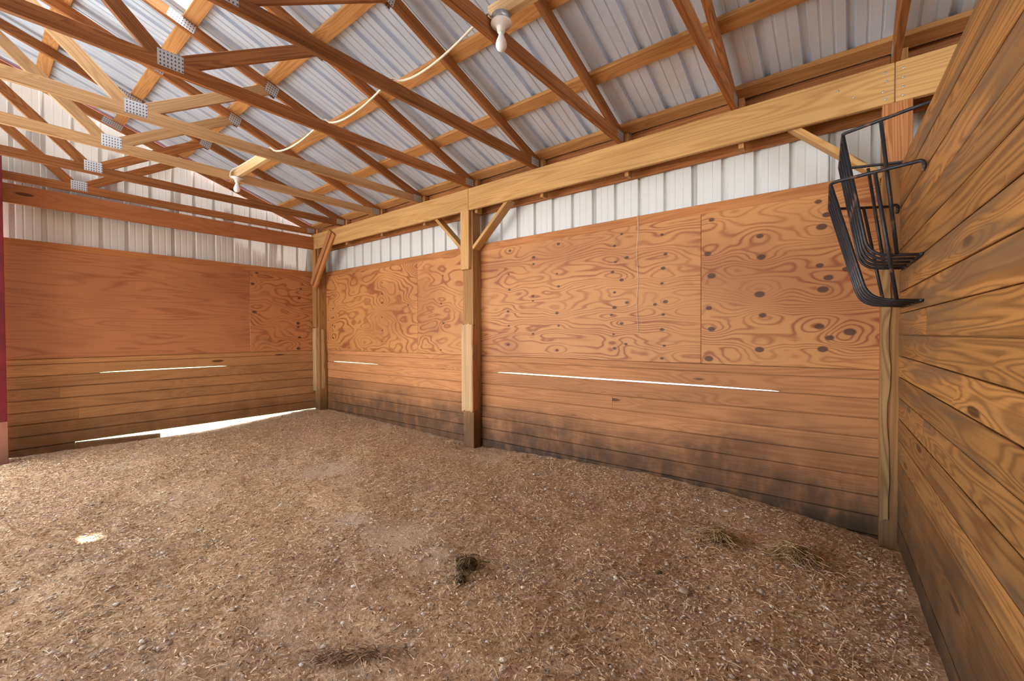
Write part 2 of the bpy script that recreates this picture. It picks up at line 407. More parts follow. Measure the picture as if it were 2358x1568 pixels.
for i, (a, b) in enumerate(SHEETS):
    kk = [k for k in KN if a <= k[0] < b]
    pm = plywood('plywood_face_%d' % i, kk, 'x', PLY_L, PLY_D, i + 1, knot_r=[.014, .015, .015, .024][i], zs=[3.2, 3.6, 5.2, 4.8][i], us=[1.5, 1.4, .6, .7][i], lz=[.3, .3, 1.0, 1.2][i], ka=[.09, .09, .10, .17][i])
    member('plywood_sheet', (a, -.002, (1.2386+2.459)/2), (b, -.002, (1.2386+2.459)/2), 2.459-1.2386, .013, pm, wall_back, ch=.0015)
HEADER_M = wood('header_wood', lin(190, 126, 74), lin(152, 84, 44), .6, 48, .08, .3, stretch=.3, cross=8.)
for a, b in ((-.02, 3.55), (3.56, 7.40)):
    member('header_board', (a, .009, 2.5), (b, .009, 2.5), .08, .02, HEADER_M, wall_back, ch=.0025)

for sx in (2.51, 3.65, 6.09):
    member('leak_backing', (sx, .032, 1.25), (sx, .032, 2.47), .036, .09, WOOD_PURLIN, wall_back, up=(0, 1, 0))  # hidden backing added to stop daylight at the sheet seams
# white ribbed metal siding, ribs standing outwards
def ribbed(width0, width1, mi, period=.2345, phase=0., depth=.028):
    pts = []
    k = math.floor((width0 - phase) / period) - 1
    while phase + k * period < width1 + period:
        o = phase + k * period
        pts += [(o, 0), (o+.010, depth), (o+.042, depth), (o+.052, 0), (o+.098, 0), (o+.103, mi), (o+.112, mi), (o+.117, 0), (o+.168, 0), (o+.173, mi), (o+.182, mi), (o+.187, 0)]
        k += 1
    pts = [q for q in pts if width0 - 1e-6 <= q[0] <= width1 + 1e-6]
    if not pts: return [(width0, 0), (width1, 0)]
    if pts[0][0] > width0 + 1e-4: pts.insert(0, (width0, 0))
    if pts[-1][0] < width1 - 1e-4: pts.append((width1, 0))
    return pts
def siding(name, mat, parent, axis, u0_, u1_, z0, ztop, off, phase):
    """vertical ribbed panel; ztop may be a function of u"""
    pts = ribbed(u0_, u1_, .0022, phase=phase); f = ztop if callable(ztop) else (lambda u: ztop)
    vs = []; 
    for (u, d) in pts:
        for z in (z0, f(u)):
            vs.append((u, off + d, z) if axis == 'x' else (off - d, u, z))
    fs = [(2*i, 2*i+2, 2*i+3, 2*i+1) for i in range(len(pts)-1)]
    me = bpy.data.meshes.new(name); me.from_pydata(vs, [], fs); me.update()
    return link(name, me, mat, parent)
PH = 4.105
for n in range(8):
    a = PH - .938 * 5 + .938 * n + .02; b = a + .938
    siding('siding_panel', WHITE_METAL, wall_back, 'x', max(a, -.1), b, 1.9, 3.2, .095, PH)
siding('siding_panel', WHITE_METAL, wall_back, 'x', PH + .938*3 + .02, 10.8, 0, 3.2, .095, PH)
# girts behind the plywood top edge
member('girt', (-.05, .055, 2.49), (7.4, .055, 2.49), .038, .08, WOOD_PURLIN, wall_back)

member('girt', (-.05, .0265, 1.2645), (7.4, .0265, 1.2645), .05, .038, WOOD_PURLIN, wall_back)  # hidden, added to block daylight under the plywood's lower edge
wall_left = empty('wall_left', (0, 0, 0), 'gable end wall of planks, plywood and white metal', kind='structure')
for i in range(8):
    zhi, zlo = ROWS[i], ROWS[i + 1]; a, b = -3.50, -.0
    if i == 1:
        o = notched('plank', a, b, zlo, zhi, -2.78, -1.40, .011, 'y', WOOD_PLANK_G, wall_left, 0, .038)
    elif i in (3, 5):
        s = -3.1 if i == 3 else -2.95
        for (c, d) in ((a, s - .001), (s + .001, b)):
            member('plank', (-.019, c, (zhi+zlo)/2), (-.019, d, (zhi+zlo)/2), zhi-zlo, .038, WOOD_PLANK_G, wall_left, ch=(.006, .018))
    else:
        dx = random.uniform(-.002, .002)
        member('plank', (-.019+dx, a, (zhi+zlo)/2), (-.019+dx, b, (zhi+zlo)/2), zhi-zlo, .038, WOOD_PLANK_G, wall_left, ch=(.006, .018))
member('plank', (-.019, -3.5, .195), (-.019, -2.98, .195), .13, .038, WOOD_PLANK_G, wall_left, ch=(.006, .018))
member('plank', (-.022, -2.978, .188), (-.022, -2.2, .152), .128, .038, WOOD_PLANK_G, wall_left, ch=(.006, .018))
member('girt', (-.0265, -3.5, 1.2645), (-.0265, 0., 1.2645), .05, .038, WOOD_PURLIN, wall_left)  # hidden, added to block daylight under the gable plywood
member('girt', (-.038, -3.5, 2.49), (-.038, .05, 2.49), .06, .034, WOOD_PURLIN, wall_left)
KG = [(-.36,2.24),(-.39,2.09),(-.41,1.68),(-.41,1.62),(-.39,1.45),(-.41,1.27),(-1.02,2.43),(-1.08,2.26),(-1.06,1.84)]
pg1 = plywood('plywood_gable_smooth', [], 'y', lin(188, 122, 76), lin(142, 78, 44), 7, contrast=.55, zs=6.5, us=.55, ring=70, lz=.8)
pg2 = plywood('plywood_gable_knotty', KG, 'y', lin(192, 128, 78), lin(138, 72, 38), 8, zs=4., us=1.4)
member('plywood_sheet', (.002, -3.50, 1.849), (.002, -1.1225, 1.849), 1.2204, .013, pg1, wall_left, ch=.0015)
member('plywood_sheet', (.002, -1.1205, 1.849), (.002, -.0, 1.849), 1.2204, .013, pg2, wall_left, ch=.0015)
member('header_board', (-.009, -3.50, 2.5), (-.009, -.0, 2.5), .08, .02, HEADER_M, wall_left, ch=.0025)
GP = -3.211
for n in range(4):
    a = GP - .29 + .938 * n; b = min(a + .938, .1)
    siding('siding_panel', WHITE_METAL, wall_left, 'y', a, b, 1.9, lambda y: roof_z(y) - .005, -.07, GP)
# gable metal over the door opening further along
for n in range(3):
    a = -3.50 - 1.7 * (n + 1); b = a + 1.7
    siding('siding_panel', WHITE_METAL, wall_left, 'y', a, b, 2.9, lambda y: roof_z(y) - .005, -.07, GP)

# ---- partition of planks on the right
def part_x(y): return 7.284 - .04 * y
wall_right = empty('wall_right', (7.3, -1.9, .2), 'partition wall of weathered horizontal planks', kind='structure')
z = .165; i = 0
ends = (-.141, -3.60)
while z < 2.50:
    h = .1305
    zc = z + h / 2; dx = random.uniform(-.0015, .0015)
    y0, y1 = ends
    segs = [(y0, y1)]
    if i in (6, 10): segs = [(y0, -.95 if i == 6 else -1.02), (-.952 if i == 6 else -1.022, y1)]
    for (a, b) in segs:
        member('plank', (part_x(a)+.019+dx, a, zc), (part_x(b)+.019+dx, b, zc), h, .038, WOOD_PART, wall_right, ch=(.0026, .016))
    z += h; i += 1
PART_TOP = z

# unseen wall added to keep light off the ceiling past the partition
wall_end_blocker = empty('wall_end_blocker', (10.85, -4, 0), 'unseen plank wall added to block light beyond the partition', kind='structure')
for k in range(13):
    member('plank', (10.85, -8.6, .05 + .26*k + .13), (10.85, .09, .05 + .26*k + .13), .258, .038, WOOD_PLANK_G, wall_end_blocker)

wall_front_blocker = empty('wall_front_blocker', (7.8, -8.6, 0), 'unseen plank wall added to block light from half the open front', kind='structure')  # added out of view so the light comes mainly from the left
for k in range(12):
    member('plank', (4.9, -8.6, .05 + .26*k + .13), (10.83, -8.6, .05 + .26*k + .13), .258, .038, WOOD_PLANK_G, wall_front_blocker)
# ------------------------------------------------------------------ roof
ceiling = empty('ceiling', (5, -4.36, 4.7), 'ribbed bare metal roof underside', kind='structure')
def roof_sheet(name, a, b, y0, y1, mat, phase):
    pts = ribbed(a, b, .006, phase=phase); vs = []
    ny = Vector((0, .316, .949)) if (y0 + y1) / 2 > -4.36 else Vector((0, -.316, .949))
    for (u, d) in pts:
        for y in (y0, y1): vs.append(Vector((u, y, roof_z(y))) + ny * d)
    fs = [(2*i, 2*i+2, 2*i+3, 2*i+1) for i in range(len(pts)-1)]
    me = bpy.data.meshes.new(name); me.from_pydata([tuple(v) for v in vs], [], fs); me.update()
    return link(name, me, mat, ceiling)
RP = 2.80
mb = MB(); mb.box((-.09, .092, 3.19), (10.85, .110, 3.262)); mb.build('leak_block_strip', plain('leak_block_dark', lin(70, 60, 52), .9), ceiling)  # dark strip added to block sky showing through the rib gaps
t = NT('translucent_panel')
tr = t.n('ShaderNodeBsdfTranslucent'); tr.inputs['Color'].default_value = (.9, .93, .95, 1)
t.bs.inputs['Base Color'].default_value = (.8, .83, .85, 1); t.bs.inputs['Roughness'].default_value = .4
mx = t.n('ShaderNodeMixShader'); mx.inputs[0].default_value = .55
t.t.links.new(t.bs.outputs[0], mx.inputs[1]); t.t.links.new(tr.outputs[0], mx.inputs[2]); t.t.links.new(mx.outputs[0], t.out.inputs[0])
SKYLITE = t.m
HOLE = Vector((3.286, -3.279, .2)) + SUN_TO * ((roof_z(-2.92) - .2) / SUN_TO.z)
for n in range(-3, 9):
    a, b = RP + .938 * n, RP + .938 * (n + 1); a = max(a, -.09)
    if b <= a: continue
    b = min(b, 10.9)
    if n == 0:
        roof_sheet('roof_sheet', a, b, .32, -2.57, ROOF_METAL, RP)
        hx, hy = HOLE.x, HOLE.y
        hy_ = hy
        # translucent skylight panel with a broken corner
        for (c, d, e, f) in ((a, hx-.055, -2.55, -4.36), (hx+.055, b, -2.55, -4.36), (hx-.055, hx+.055, -2.55, hy_+.05), (hx-.055, hx+.055, hy_-.05, -4.36)):
            roof_sheet('skylight_panel', c, d, e, f, SKYLITE, RP)
    else:
        roof_sheet('roof_sheet', a, b, .32, -4.36, ROOF_METAL, RP)
    roof_sheet('roof_sheet', a, b, -9.0, -4.36, ROOF_METAL, RP)

# trusses
TX = lambda k: .025 + .905 * k
TT = .038
tw = Vector((0, -.949, .316))
TRUSS_LABEL = ['wooden roof truss standing flat against the white metal gable wall',
 'wooden roof truss, second out from the white gable wall',
 'wooden roof truss, third out from the gable wall, passing the further bare bulb',
 'wooden roof truss, fourth out from the gable wall, with bottom chord coloured pale as if skylit',
 'wooden roof truss, fifth out from the gable wall, heel above the middle post',
 'wooden roof truss, sixth out from the gable wall, just past the middle post',
 'wooden roof truss, seventh out from the gable wall, behind the nearer bare bulb',
 'wooden roof truss, eighth out from the gable wall, halfway between nearer bulb and partition',
 'wooden roof truss, ninth out from the gable wall, above the post by the hay racks']
TR_LIT = wood('truss_wood_lit', lin(196, 156, 110), lin(150, 108, 70), .55, 48, .1, .3, stretch=.3, cross=8.)  # skylight brightness on two trusses put into the wood colour
for k in range(9):
    x = TX(k)
    tr_ = empty('roof_truss', (x, -4.36, 3.15), TRUSS_LABEL[k], 'truss', 'roof trusses')
    wm = TR_LIT if k in (2, 3) else WOOD_TRUSS
    member('bottom_chord', (x, -8.70, 3.195), (x, -.03, 3.195), .089, TT, wm, tr_)
    for s in (0, 1):
        my = (lambda y: -8.72 - y) if s else (lambda y: y)
        member('top_chord', (x, my(.03), 3.178 - .01), (x, my(-4.355), 3.178 + 4.355/3), .089, TT - .002, WOOD_TRUSS, tr_)
        member('web', (x, my(-2.86), 3.235), (x, my(-1.95), 3.80), .089, TT - .004, wm, tr_)
        member('web', (x, my(-2.97), 3.235), (x, my(-4.30), 4.55), .089, TT - .004, wm, tr_)
        for sd_ in (-1, 1):
            def plate(y, zc, L, H, ang=0):
                mb = MB(); mb.box((-L/2, -.001, -H/2), (L/2, .001, H/2))
                W = Matrix.Translation((x + sd_*(TT/2 + .001), my(y), zc)) @ Matrix.Rotation(math.pi/2, 4, 'Z') @ Matrix.Rotation(-ang if not s else ang, 4, 'Y')
                link('connector_plate', mb.mesh('connector_plate'), PLATE, tr_, W)
            plate(-2.915, 3.225, .135, .105)
            plate(-2.62, 3.178 + 2.62/3, .19, .075, -math.atan(1/3))
            plate(-1.93, 3.178 + 1.93/3 - .02, .11, .10, -math.atan(1/3))
            plate(-.20, 3.21, .12, .075)
    member('heel_block', (x + .04, -.075, 3.148 if k in (0, 8) else 2.875), (x + .04, -.075, 3.250), .085, .038, WOOD_PURLIN, tr_, up=(0, 1, 0))
    tr_.location = (x, -4.36, 3.15)
# purlins laid flat over the top chords
PY = [-.125, -.69, -1.325, -1.935, -2.555, -3.2, -3.83]
PN = ['eave purlin just above the yellow header beam', 'purlin, second up from the header beam', 'purlin, third up from the header beam, beside the cable', 'purlin, fourth up from the header beam, above the truss web joints', 'purlin, fifth up from the header beam, along the truss splice plates', 'purlin, sixth up from the header beam', 'purlin, seventh up from the header beam']
for y, nm in zip(PY, PN):
    zc = 3.178 - y/3 + .047 + .0215
    o = member('purlin', (-.05, y, zc), (10.8, y, zc), .108, .041, WOOD_PURLIN, None, up=(0, -.949, .316))
    tag(o, 'long wooden ' + nm, 'purlin', 'purlins under the roof')
# eave boards fitted between neighbouring trusses, closing the gap over the header beam
ORD = ['first', 'second', 'third', 'fourth', 'fifth', 'sixth', 'seventh', 'eighth', 'ninth']
for k in range(9):
    xa, xb = TX(k) + .0585, (TX(k + 1) - .0185 if k < 8 else 10.8)
    o = member('eave_board', (xa, -.028, 3.209), (xb, -.028, 3.209), .118, .036, WOOD_TRUSS, None)
    tag(o, 'dark eave board fitted between the %s and %s trusses from the gable wall' % (ORD[k], ORD[k + 1]) if k < 8 else 'dark eave board running on past the last truss above the partition', 'board', 'eave boards over the header beam')
# rake strip: thin pale pink band along the gable
mb = MB(); n = 14
mb.prism([(.02, roof_z(.02)-.018), (-4.3, roof_z(-4.3)-.018), (-4.3, roof_z(-4.3)-.002), (.02, roof_z(.02)-.002)], 'x', -.03, .0)
o = mb.build('rake_strip_1', plain('rake_pink', lin(236, 176, 172), .6)); tag(o, 'thin pink edge of the roof along the gable', kind='structure')

# ------------------------------------------------------------------ beams
def beam(name, p0, p1, W, T, mat, label, cat='beam', up=(0, 0, 1)):
    o = member(name, p0, p1, W, T, mat, None, up=up, ch=.004); return tag(o, label, cat)
BZ = 3.0275; BH = .247
beam('header_beam', (.010, -.159, BZ), (3.618, -.159, BZ), BH, .038, WOOD_BEAM, 'yellow wooden header beam from the corner post to the middle post')
B2 = beam('header_beam', (3.621, -.159, BZ), (7.259, -.159, BZ), BH, .038, WOOD_BEAM, 'long yellow wooden header beam from the middle post to the hay rack post')
B3 = beam('header_beam', (7.262, -.159, BZ), (10.8, -.159, BZ), BH, .038, WOOD_BEAM, 'wooden header beam continuing past the nailed joint above the partition')
beam('outer_header_beam', (-.05, .065, BZ), (10.8, .065, BZ), BH, .038, WOOD_TRUSS, 'dark reddish header beam behind the yellow beam, against the white metal')
beam('gable_beam', (.065, -3.499, 3.0), (.065, -.176, 3.0), .205, .038, WOOD_RED, 'wide reddish beam across the gable wall below the trusses')

NAIL = plain('nail_steel', lin(190, 188, 184), .35, .8)
nm_ = MB(); nm_.lathe([(.006, 0), (.0075, .0015), (.006, .003), (.001, .0035)], (0, 0, 0), 8); nail_me = nm_.mesh('nail_head', True); nail_me.materials.append(NAIL)
for bo, xs in ((B2, (7.212, 7.222, 7.206, 7.215, 7.06, 6.98)), (B3, (7.300, 7.296, 7.298, 7.297))):
    for i, x in enumerate(xs):
        zz = (3.10, 3.045, 2.985, 2.935, 3.0, 3.07)[i]
        link('nail_head', nail_me, NAIL, bo, Matrix.Translation((x, -.178, zz)) @ Matrix.Rotation(math.pi / 2, 4, 'X'))
# ------------------------------------------------------------------ posts and braces
def jag(x0, x1, z0, z1, n=9, amp=.012, side=0.):
    """ragged outline: chewed top, bottom and one side"""
    R = random.Random(int(x0 * 1000 + z0 * 77))
    out = []
    for i in range(n): out.append((x0 + (x1-x0)*i/(n-1), z0 + R.uniform(-amp, amp)))
    m_ = 14
    for i in range(1, m_): out.append((x1 + R.uniform(-side, side), z0 + (z1-z0)*i/m_))
    for i in range(n): out.append((x1 + (x0-x1)*i/(n-1), z1 + R.uniform(-amp, amp)))
    return out
mid = empty('support_post', (3.572, -.07, .1), 'square wooden post in the middle of the long wall with chewed pale facing', 'post')
member('post_body', (3.572, -.075, .02), (3.572, -.075, 3.15), .131, .160, WOOD_POST, mid, up=(0, 1, 0))
member('upper_facing', (3.556, -.159, 2.235), (3.556, -.159, 2.905), .038, .132, WOOD_BEAM, mid, up=(0, 1, 0))
mb = MB(); mb.prism(jag(3.487, 3.652, .60, 1.60, amp=.014, side=.004), 'y', -.168, -.139)
mb.build('chewed_facing', WOOD_FACING, mid, origin=(3.57, -.155, 1.1))
mb = MB(); mb.prism(jag(-.165, -.09, .62, 1.58, n=6, amp=.03, side=.014), 'x', 3.650, 3.667)
mb.build('splintered_strip', wood('splinter_wood', lin(176, 122, 76), lin(120, 72, 38), .6, 46, axis='z'), mid, origin=(3.66, -.12, 1.1))

cor = empty('corner_post', (.07, -.07, .15), 'corner post where the plank walls meet, with short facing boards', 'post')
member('post_body', (.0845, -.075, .1), (.0845, -.075, 3.15), .131, .15, WOOD_POST, cor, up=(0, 1, 0))
member('upper_facing', (.0705, -.157, 1.62), (.0705, -.157, 2.905), .036, .12, WOOD_POST, cor, up=(0, 1, 0))
mb = MB(); mb.prism(jag(.010, .125, .56, 1.60, amp=.01, side=.006), 'y', -.176, -.139)
mb.build('lower_facing', WOOD_FACING, cor, origin=(.06, -.155, 1.1))
mb = MB(); mb.prism(jag(-.10, -.06, .6, 1.58, n=5, amp=.02, side=.01), 'x', .158, .174)
mb.build('splintered_strip', WOOD_FACING, cor, origin=(.166, -.08, 1.1))

POST_TOP = wood('post_top_wood', lin(190, 130, 80), lin(136, 74, 38), .8, 60, .05, .3, stretch=.3, cross=9.)
rp = empty('support_post', (7.27, -.07, .05), 'wooden post at the end of the plank partition beside the hay racks', 'post')
member('post_body', (7.275, -.075, .0), (7.275, -.075, 3.15), .131, .145, WOOD_POST, rp, up=(0, 1, 0))
member('upper_facing', (7.272, -.157, 2.53), (7.272, -.157, 2.905), .036, .14, POST_TOP, rp, up=(0, 1, 0))
mb = MB(); mb.prism(jag(7.208, 7.245, .3, 2.0, n=4, amp=.02, side=.008), 'y', -.150, -.139)
mb.build('worn_strip', wood('worn_post_wood', lin(190, 150, 98), lin(126, 84, 48), .8, 46, axis='z', dirt=[(.5, .4, .7, .9)]), rp, origin=(7.226, -.146, 1.15))
# knee braces
WOOD_BRACE = wood('brace_wood', lin(192, 132, 80), lin(146, 88, 46), .7, 46, .08, .1, stretch=.3, cross=8.)
kb = empty('knee_brace', (.4, -.2, 2.7), 'doubled knee brace boards nailed across the corner post and beam', 'brace', 'knee braces')
member('brace_board', (.05, -.1955, 2.33), (.66, -.1955, 3.12), .09, .036, WOOD_BRACE, kb, up=(-1, 0, 1))
member('brace_board', (.155, -.1955, 2.27), (.755, -.1955, 3.06), .075, .036, WOOD_BRACE, kb, up=(-1, 0, 1))
def brace(p0, p1, label, mat=WOOD_BEAM):
    o = member('knee_brace', p0, p1, .038, .115, mat, None, up=(0, 0, 1), ch=.003); tag(o, label, 'brace', 'knee braces')
brace((3.00, -.083, 2.935), (3.50, -.083, 2.455), 'diagonal knee brace leaning from the middle post towards the corner')
brace((4.17, -.083, 2.935), (3.645, -.083, 2.475), 'diagonal knee brace leaning from the middle post towards the hay racks')
brace((6.70, -.083, 2.955), (7.21, -.083, 2.475), 'diagonal knee brace between the long beam and the post behind the hay racks')

# red door jamb at the left edge
rj = empty('door_post', (.1, -3.55, .1), 'dark red painted door post at the open end of the gable wall', 'post')
RED = plain('red_paint', lin(120, 26, 34), .45, nz=.35, scale=6)
member('jamb', (.183, -3.568, .05), (.183, -3.568, 3.4), .14, .27, RED, rj, up=(0, 1, 0))
member('bare_foot', (.326, -3.56, .06), (.326, -3.56, .62), .13, .016, wood('worn_jamb', lin(150, 100, 84), lin(104, 58, 50), .5, dirt=[(.3, .3, .6, 1.)]), rj, up=(0, 1, 0))

# ------------------------------------------------------------------ lamps, blocks, cable, string
def glaze(name, col, rough=.25): return plain(name, col, rough, 0., .5)
BULB = NT('frosted_bulb'); BULB.bs.inputs['Subsurface Weight'].default_value = .3; BULB = BULB.fin(lin(250, 250, 250), .35)
PORC = glaze('white_porcelain', lin(236, 230, 222)); ZINC = plain('galvanised_box', lin(176, 178, 180), .4, .6, .5, .25, 40)
def lamp(x, y, zt, label, tilt=0, box=True):
    e = empty('bulb_light', (x, y, zt), label, 'light', 'bare bulb lights')
    R_ = Matrix.Rotation(tilt, 4, 'Y')
    def L(name, prof, mat):
        mb = MB(); mb.lathe(prof, (0, 0, 0), 28)
        o = link(name, mb.mesh(name, True), mat, e, Matrix.Translation((x, y, zt)) @ R_)
    up = 0 if box else .040
    if box: L('junction_box', [(.046, 0), (.050, -.004), (.050, -.038), (.046, -.040)], ZINC)
    L('socket_base', [(r_, z_ + up) for r_, z_ in [(.046, -.040), (.056, -.042), (.058, -.050), (.054, -.058), (.030, -.068), (.024, -.078), (.022, -.094), (.019, -.097)]], PORC)
    L('bulb', [(r_, z_ + up) for r_, z_ in [(.0135, -.092), (.014, -.108), (.018, -.122), (.026, -.142), (.0305, -.160), (.030, -.174), (.024, -.188), (.013, -.197), (.003, -.199)]], BULB)
lamp(5.535, -1.895, 3.241, 'bare white bulb in a porcelain socket on a metal box, beside the nearer truss')
lamp(1.918, -1.935, 3.172, 'bare white bulb in a tilted porcelain socket at the further truss', .14, False)
o = member('mounting_board', (5.440, -1.875, 3.284), (6.376, -1.875, 3.284), .09, .05, WOOD_PALE, None); tag(o, 'pale board between two trusses carrying the nearer bulb', 'board')
o = member('mounting_board', (1.852, -1.93, 3.21), (2.723, -1.93, 3.21), .088, .045, WOOD_PALE, None); tag(o, 'pale board between two trusses carrying the further bulb', 'board')
CY = {3: -1.95, 4: -1.90, 5: -1.90, 6: -1.94}                # where the cable crosses each bottom chord
CZ = 3.2395 + .0075                                          # lying on the chord tops
cpts = [Vector(q) for q in ((1.908, -1.985, 3.150), (1.886, -1.992, 3.175), (1.876, -1.985, 3.215), (1.890, -1.965, 3.254), (1.93, -1.945, 3.2625), (2.30, -1.94, 3.2625), (2.66, -1.945, 3.2625))]
for k in (3, 4, 5, 6):
    x = TX(k)
    cpts += [Vector((x - .026, CY[k], CZ)), Vector((x, CY[k], CZ)), Vector((x + .026, CY[k], CZ))]
    if k < 6:
        a, b = Vector((x + .026, CY[k], CZ)), Vector((TX(k + 1) - .026, CY[k + 1], CZ))
        for j in range(1, 14):
            q = j / 14; sk = q ** .75
            cpts.append(a.lerp(b, q) - Vector((0, 0, .085 * 4 * sk * (1 - sk))))
cpts += [Vector((5.492, -1.945, 3.236)), Vector((5.502, -1.940, 3.222))]
mb = MB(); mb.tube(cpts, .0075, 8)
o = mb.build('electric_cable', plain('cable_sheath', lin(232, 220, 196), .5), None, True, origin=(3.645, -1.9, CZ)); tag(o, 'cream electric cable draped over the trusses between the two bulbs', 'cable')
mb = MB(); sp = [(5.552, .012, 2.546), (5.552, -.004, 2.546)] + [(5.552 + .006*math.sin(j*.9), -.013 - .002*math.cos(j), 2.54 - j*.0655) for j in range(17)]
mb.tube(sp, .0022, 5)
o = mb.build('string', plain('white_string', lin(236, 222, 196), .8), None, True, origin=sp[0]); tag(o, 'thin white string hanging down the plywood', 'string')

# ------------------------------------------------------------------ hay racks
def fillet(pts, rad, n=5):
    pts = [Vector(p) for p in pts]; out = [pts[0]]
    for i in range(1, len(pts) - 1):
        a, b, c = pts[i-1], pts[i], pts[i+1]
        d0 = (a - b); d1 = (c - b); r_ = min(rad, d0.length*.45, d1.length*.45)
        p0, p1 = b + d0.normalized()*r_, b + d1.normalized()*r_
        for j in range(n + 1):
            q = j / n; out.append(p0*(1-q)**2 + b*2*q*(1-q) + p1*q*q)
    out.append(pts[-1]); return out
def hay_rack(zb, zt, proj_, label, hook):
    e = empty('hay_rack', (part_x(-.65), -.65, zb), label, 'hay rack', 'hay racks on the plank partition')
    yn, yf = -.95, -.37                                    # front corners, near and far
    wn, wf = -1.03, -.20                                   # ends on the wall
    xw = lambda y: part_x(y) - .008
    fx = lambda y: part_x(y) - proj_
    tn, tf = zt, zt
    top = [(xw(wn), wn, tn), (xw(wn) - .05, wn + .005, tn + .005), (fx(yn), yn, zt), (fx(yf), yf, zt), (xw(wf) - .05, wf, tf), (xw(wf), wf, tf)]
    if hook:
        hk = lambda y: [(xw(y) + .056, y, PART_TOP - .035), (xw(y) + .056, y, PART_TOP + .009), (xw(y) - .004, y, PART_TOP + .009)]
        top = hk(wn) + top[2:4] + hk(wf)[::-1]
    if not hook:
        top = [(xw(wn)-.012, wn-.01, zt-.045), (xw(wn)-.004, wn-.012, zt-.02), (xw(wn)-.012, wn, zt+.008)] + top[1:5] + [(xw(wf)-.012, wf, zt+.008), (xw(wf)-.004, wf+.012, zt-.02), (xw(wf)-.012, wf+.01, zt-.045)]
    mb = MB(); mb.tube(fillet(top, .012 if hook else .04), .0085, 8); mb.build('top_rail', IRON, e, True, origin=(fx(yn), yn, zt))
    nb = 5; yb0, yb1 = -.93, -.40
    for i in range(nb):
        q = i / (nb - 1); yt = yn + .02 + (yf - yn - .04) * q; yb = yb0 + (yb1 - yb0) * q
        dn = .012 * (1 if i % 2 else -1) * 0
        pts = [(fx(yt), yt, zt), (fx(yb) + (proj_ - .20), yb, zb + .015), (xw(yb), yb, zb)]
        mb = MB(); mb.tube(fillet(pts, .085, 7), .0078, 8); mb.build('front_bar', IRON, e, True, origin=pts[0])
    mb = MB(); mb.tube([(xw(-.955), -.955, zb), (xw(-.375), -.375, zb)], .0075, 8); mb.build('wall_rail', IRON, e, True, origin=(xw(-.65), -.65, zb))
    for (y, yb) in ((wn + .03, yb0), (wf - .03, yb1)):
        yt = y + (yn + .0 - y) * .42 if y < -.6 else y + (yf - y) * .42
        xt = xw(yt) - .125 if y < -.6 else xw(yt) - .125
        q = .42
        a = Vector((xw(wn) - .05, wn, zt)) if y < -.6 else Vector((xw(wf) - .05, wf, zt))
        b = Vector((fx(yn), yn, zt)) if y < -.6 else Vector((fx(yf), yf, zt))
        tp = a.lerp(b, q)
        bt = Vector((xw(yb) - .085, yb, zb + .005))
        mb = MB(); mb.tube([tp, bt], .0085, 8); mb.build('side_bar', IRON, e, True, origin=tp)
hay_rack(1.855, 2.50, .305, 'upper black iron hay rack hooked over the partition top', True)
hay_rack(1.636, 2.262, .355, 'lower black iron hay rack fixed to the partition planks', False)

# ------------------------------------------------------------------ things on the floor
def scatter_mesh(name, N, area, lmin, lmax, wmin, wmax, seed, tilt=.5, bend=.35, lift=.004, dens=None):
    R = np.random.default_rng(seed)
    x = R.uniform(area[0], area[1], N); y = R.uniform(area[2], area[3], N)
    if dens is not None:
        keep = np.array([dens(a, b) for a, b in zip(x, y)]) > R.uniform(0, 1, N); x, y = x[keep], y[keep]; N = len(x)
    z = np.array([fh(a, b) + .010 * noise.noise(Vector((a*9, b*9, 0))) + .006 * noise.noise(Vector((a*24, b*24, 5))) for a, b in zip(x, y)])
    ang = R.uniform(0, 2*np.pi, N); L = R.uniform(lmin, lmax, N) * .5; W = R.uniform(wmin, wmax, N) * .5
    tl = R.normal(0, tilt, N) * .5; bd = R.uniform(0, bend, N) * L; rol = R.normal(0, .6, N)
    dx, dy = np.cos(ang), np.sin(ang)
    nx, ny, nz = -dy * np.cos(rol), dx * np.cos(rol), np.sin(rol)
    V = np.zeros((N, 6, 3))
    for j, (s, bz) in enumerate(((-1, 0), (0, 1), (1, 0))):
        cx = x + dx*L*s; cy = y + dy*L*s; cz = z + lift + np.abs(np.sin(tl))*L + np.sin(tl)*L*s + bd*bz
        for q, sg in ((0, -1), (1, 1)):
            V[:, j*2+q, 0] = cx + nx*W*sg; V[:, j*2+q, 1] = cy + ny*W*sg; V[:, j*2+q, 2] = cz + nz*W*sg
    base = (np.arange(N) * 6)[:, None]
    F = np.concatenate([base + np.array([0, 1, 3, 2]), base + np.array([2, 3, 5, 4])], axis=1).reshape(-1)
    me = bpy.data.meshes.new(name)
    me.vertices.add(N*6); me.vertices.foreach_set('co', V.reshape(-1))
    me.loops.add(len(F)); me.loops.foreach_set('vertex_index', F.astype(np.int32))
    me.polygons.add(N*2); me.polygons.foreach_set('loop_start', np.arange(0, N*8, 4, dtype=np.int32))
    me.update(); me.validate(); return me
def island_mat(name, stops, rough=.85):
    t = NT(name); gi = t.n('ShaderNodeNewGeometry'); c = t.ramp(gi.outputs['Random Per Island'], stops)
    return t.fin(c, rough, 0., .15)
SHAV = island_mat('shavings', [(0, lin(92, 66, 48)), (.2, lin(172, 136, 100)), (.75, lin(222, 188, 146)), (1, lin(238, 214, 184))])
STRAW = island_mat('straw_bits', [(0, lin(140, 108, 78)), (.5, lin(188, 156, 120)), (1, lin(226, 202, 168))])
AREA = (.07, 7.40, -4.0, -.06)
POSTS = [(3.47, 3.69, -.19), (0., .20, -.20), (7.18, 7.40, -.17)]
def in_post(x, y):
    return any(a < x < b and y > c for a, b, c in POSTS) or (.02 < x < .37 and -3.67 < y < -3.47)
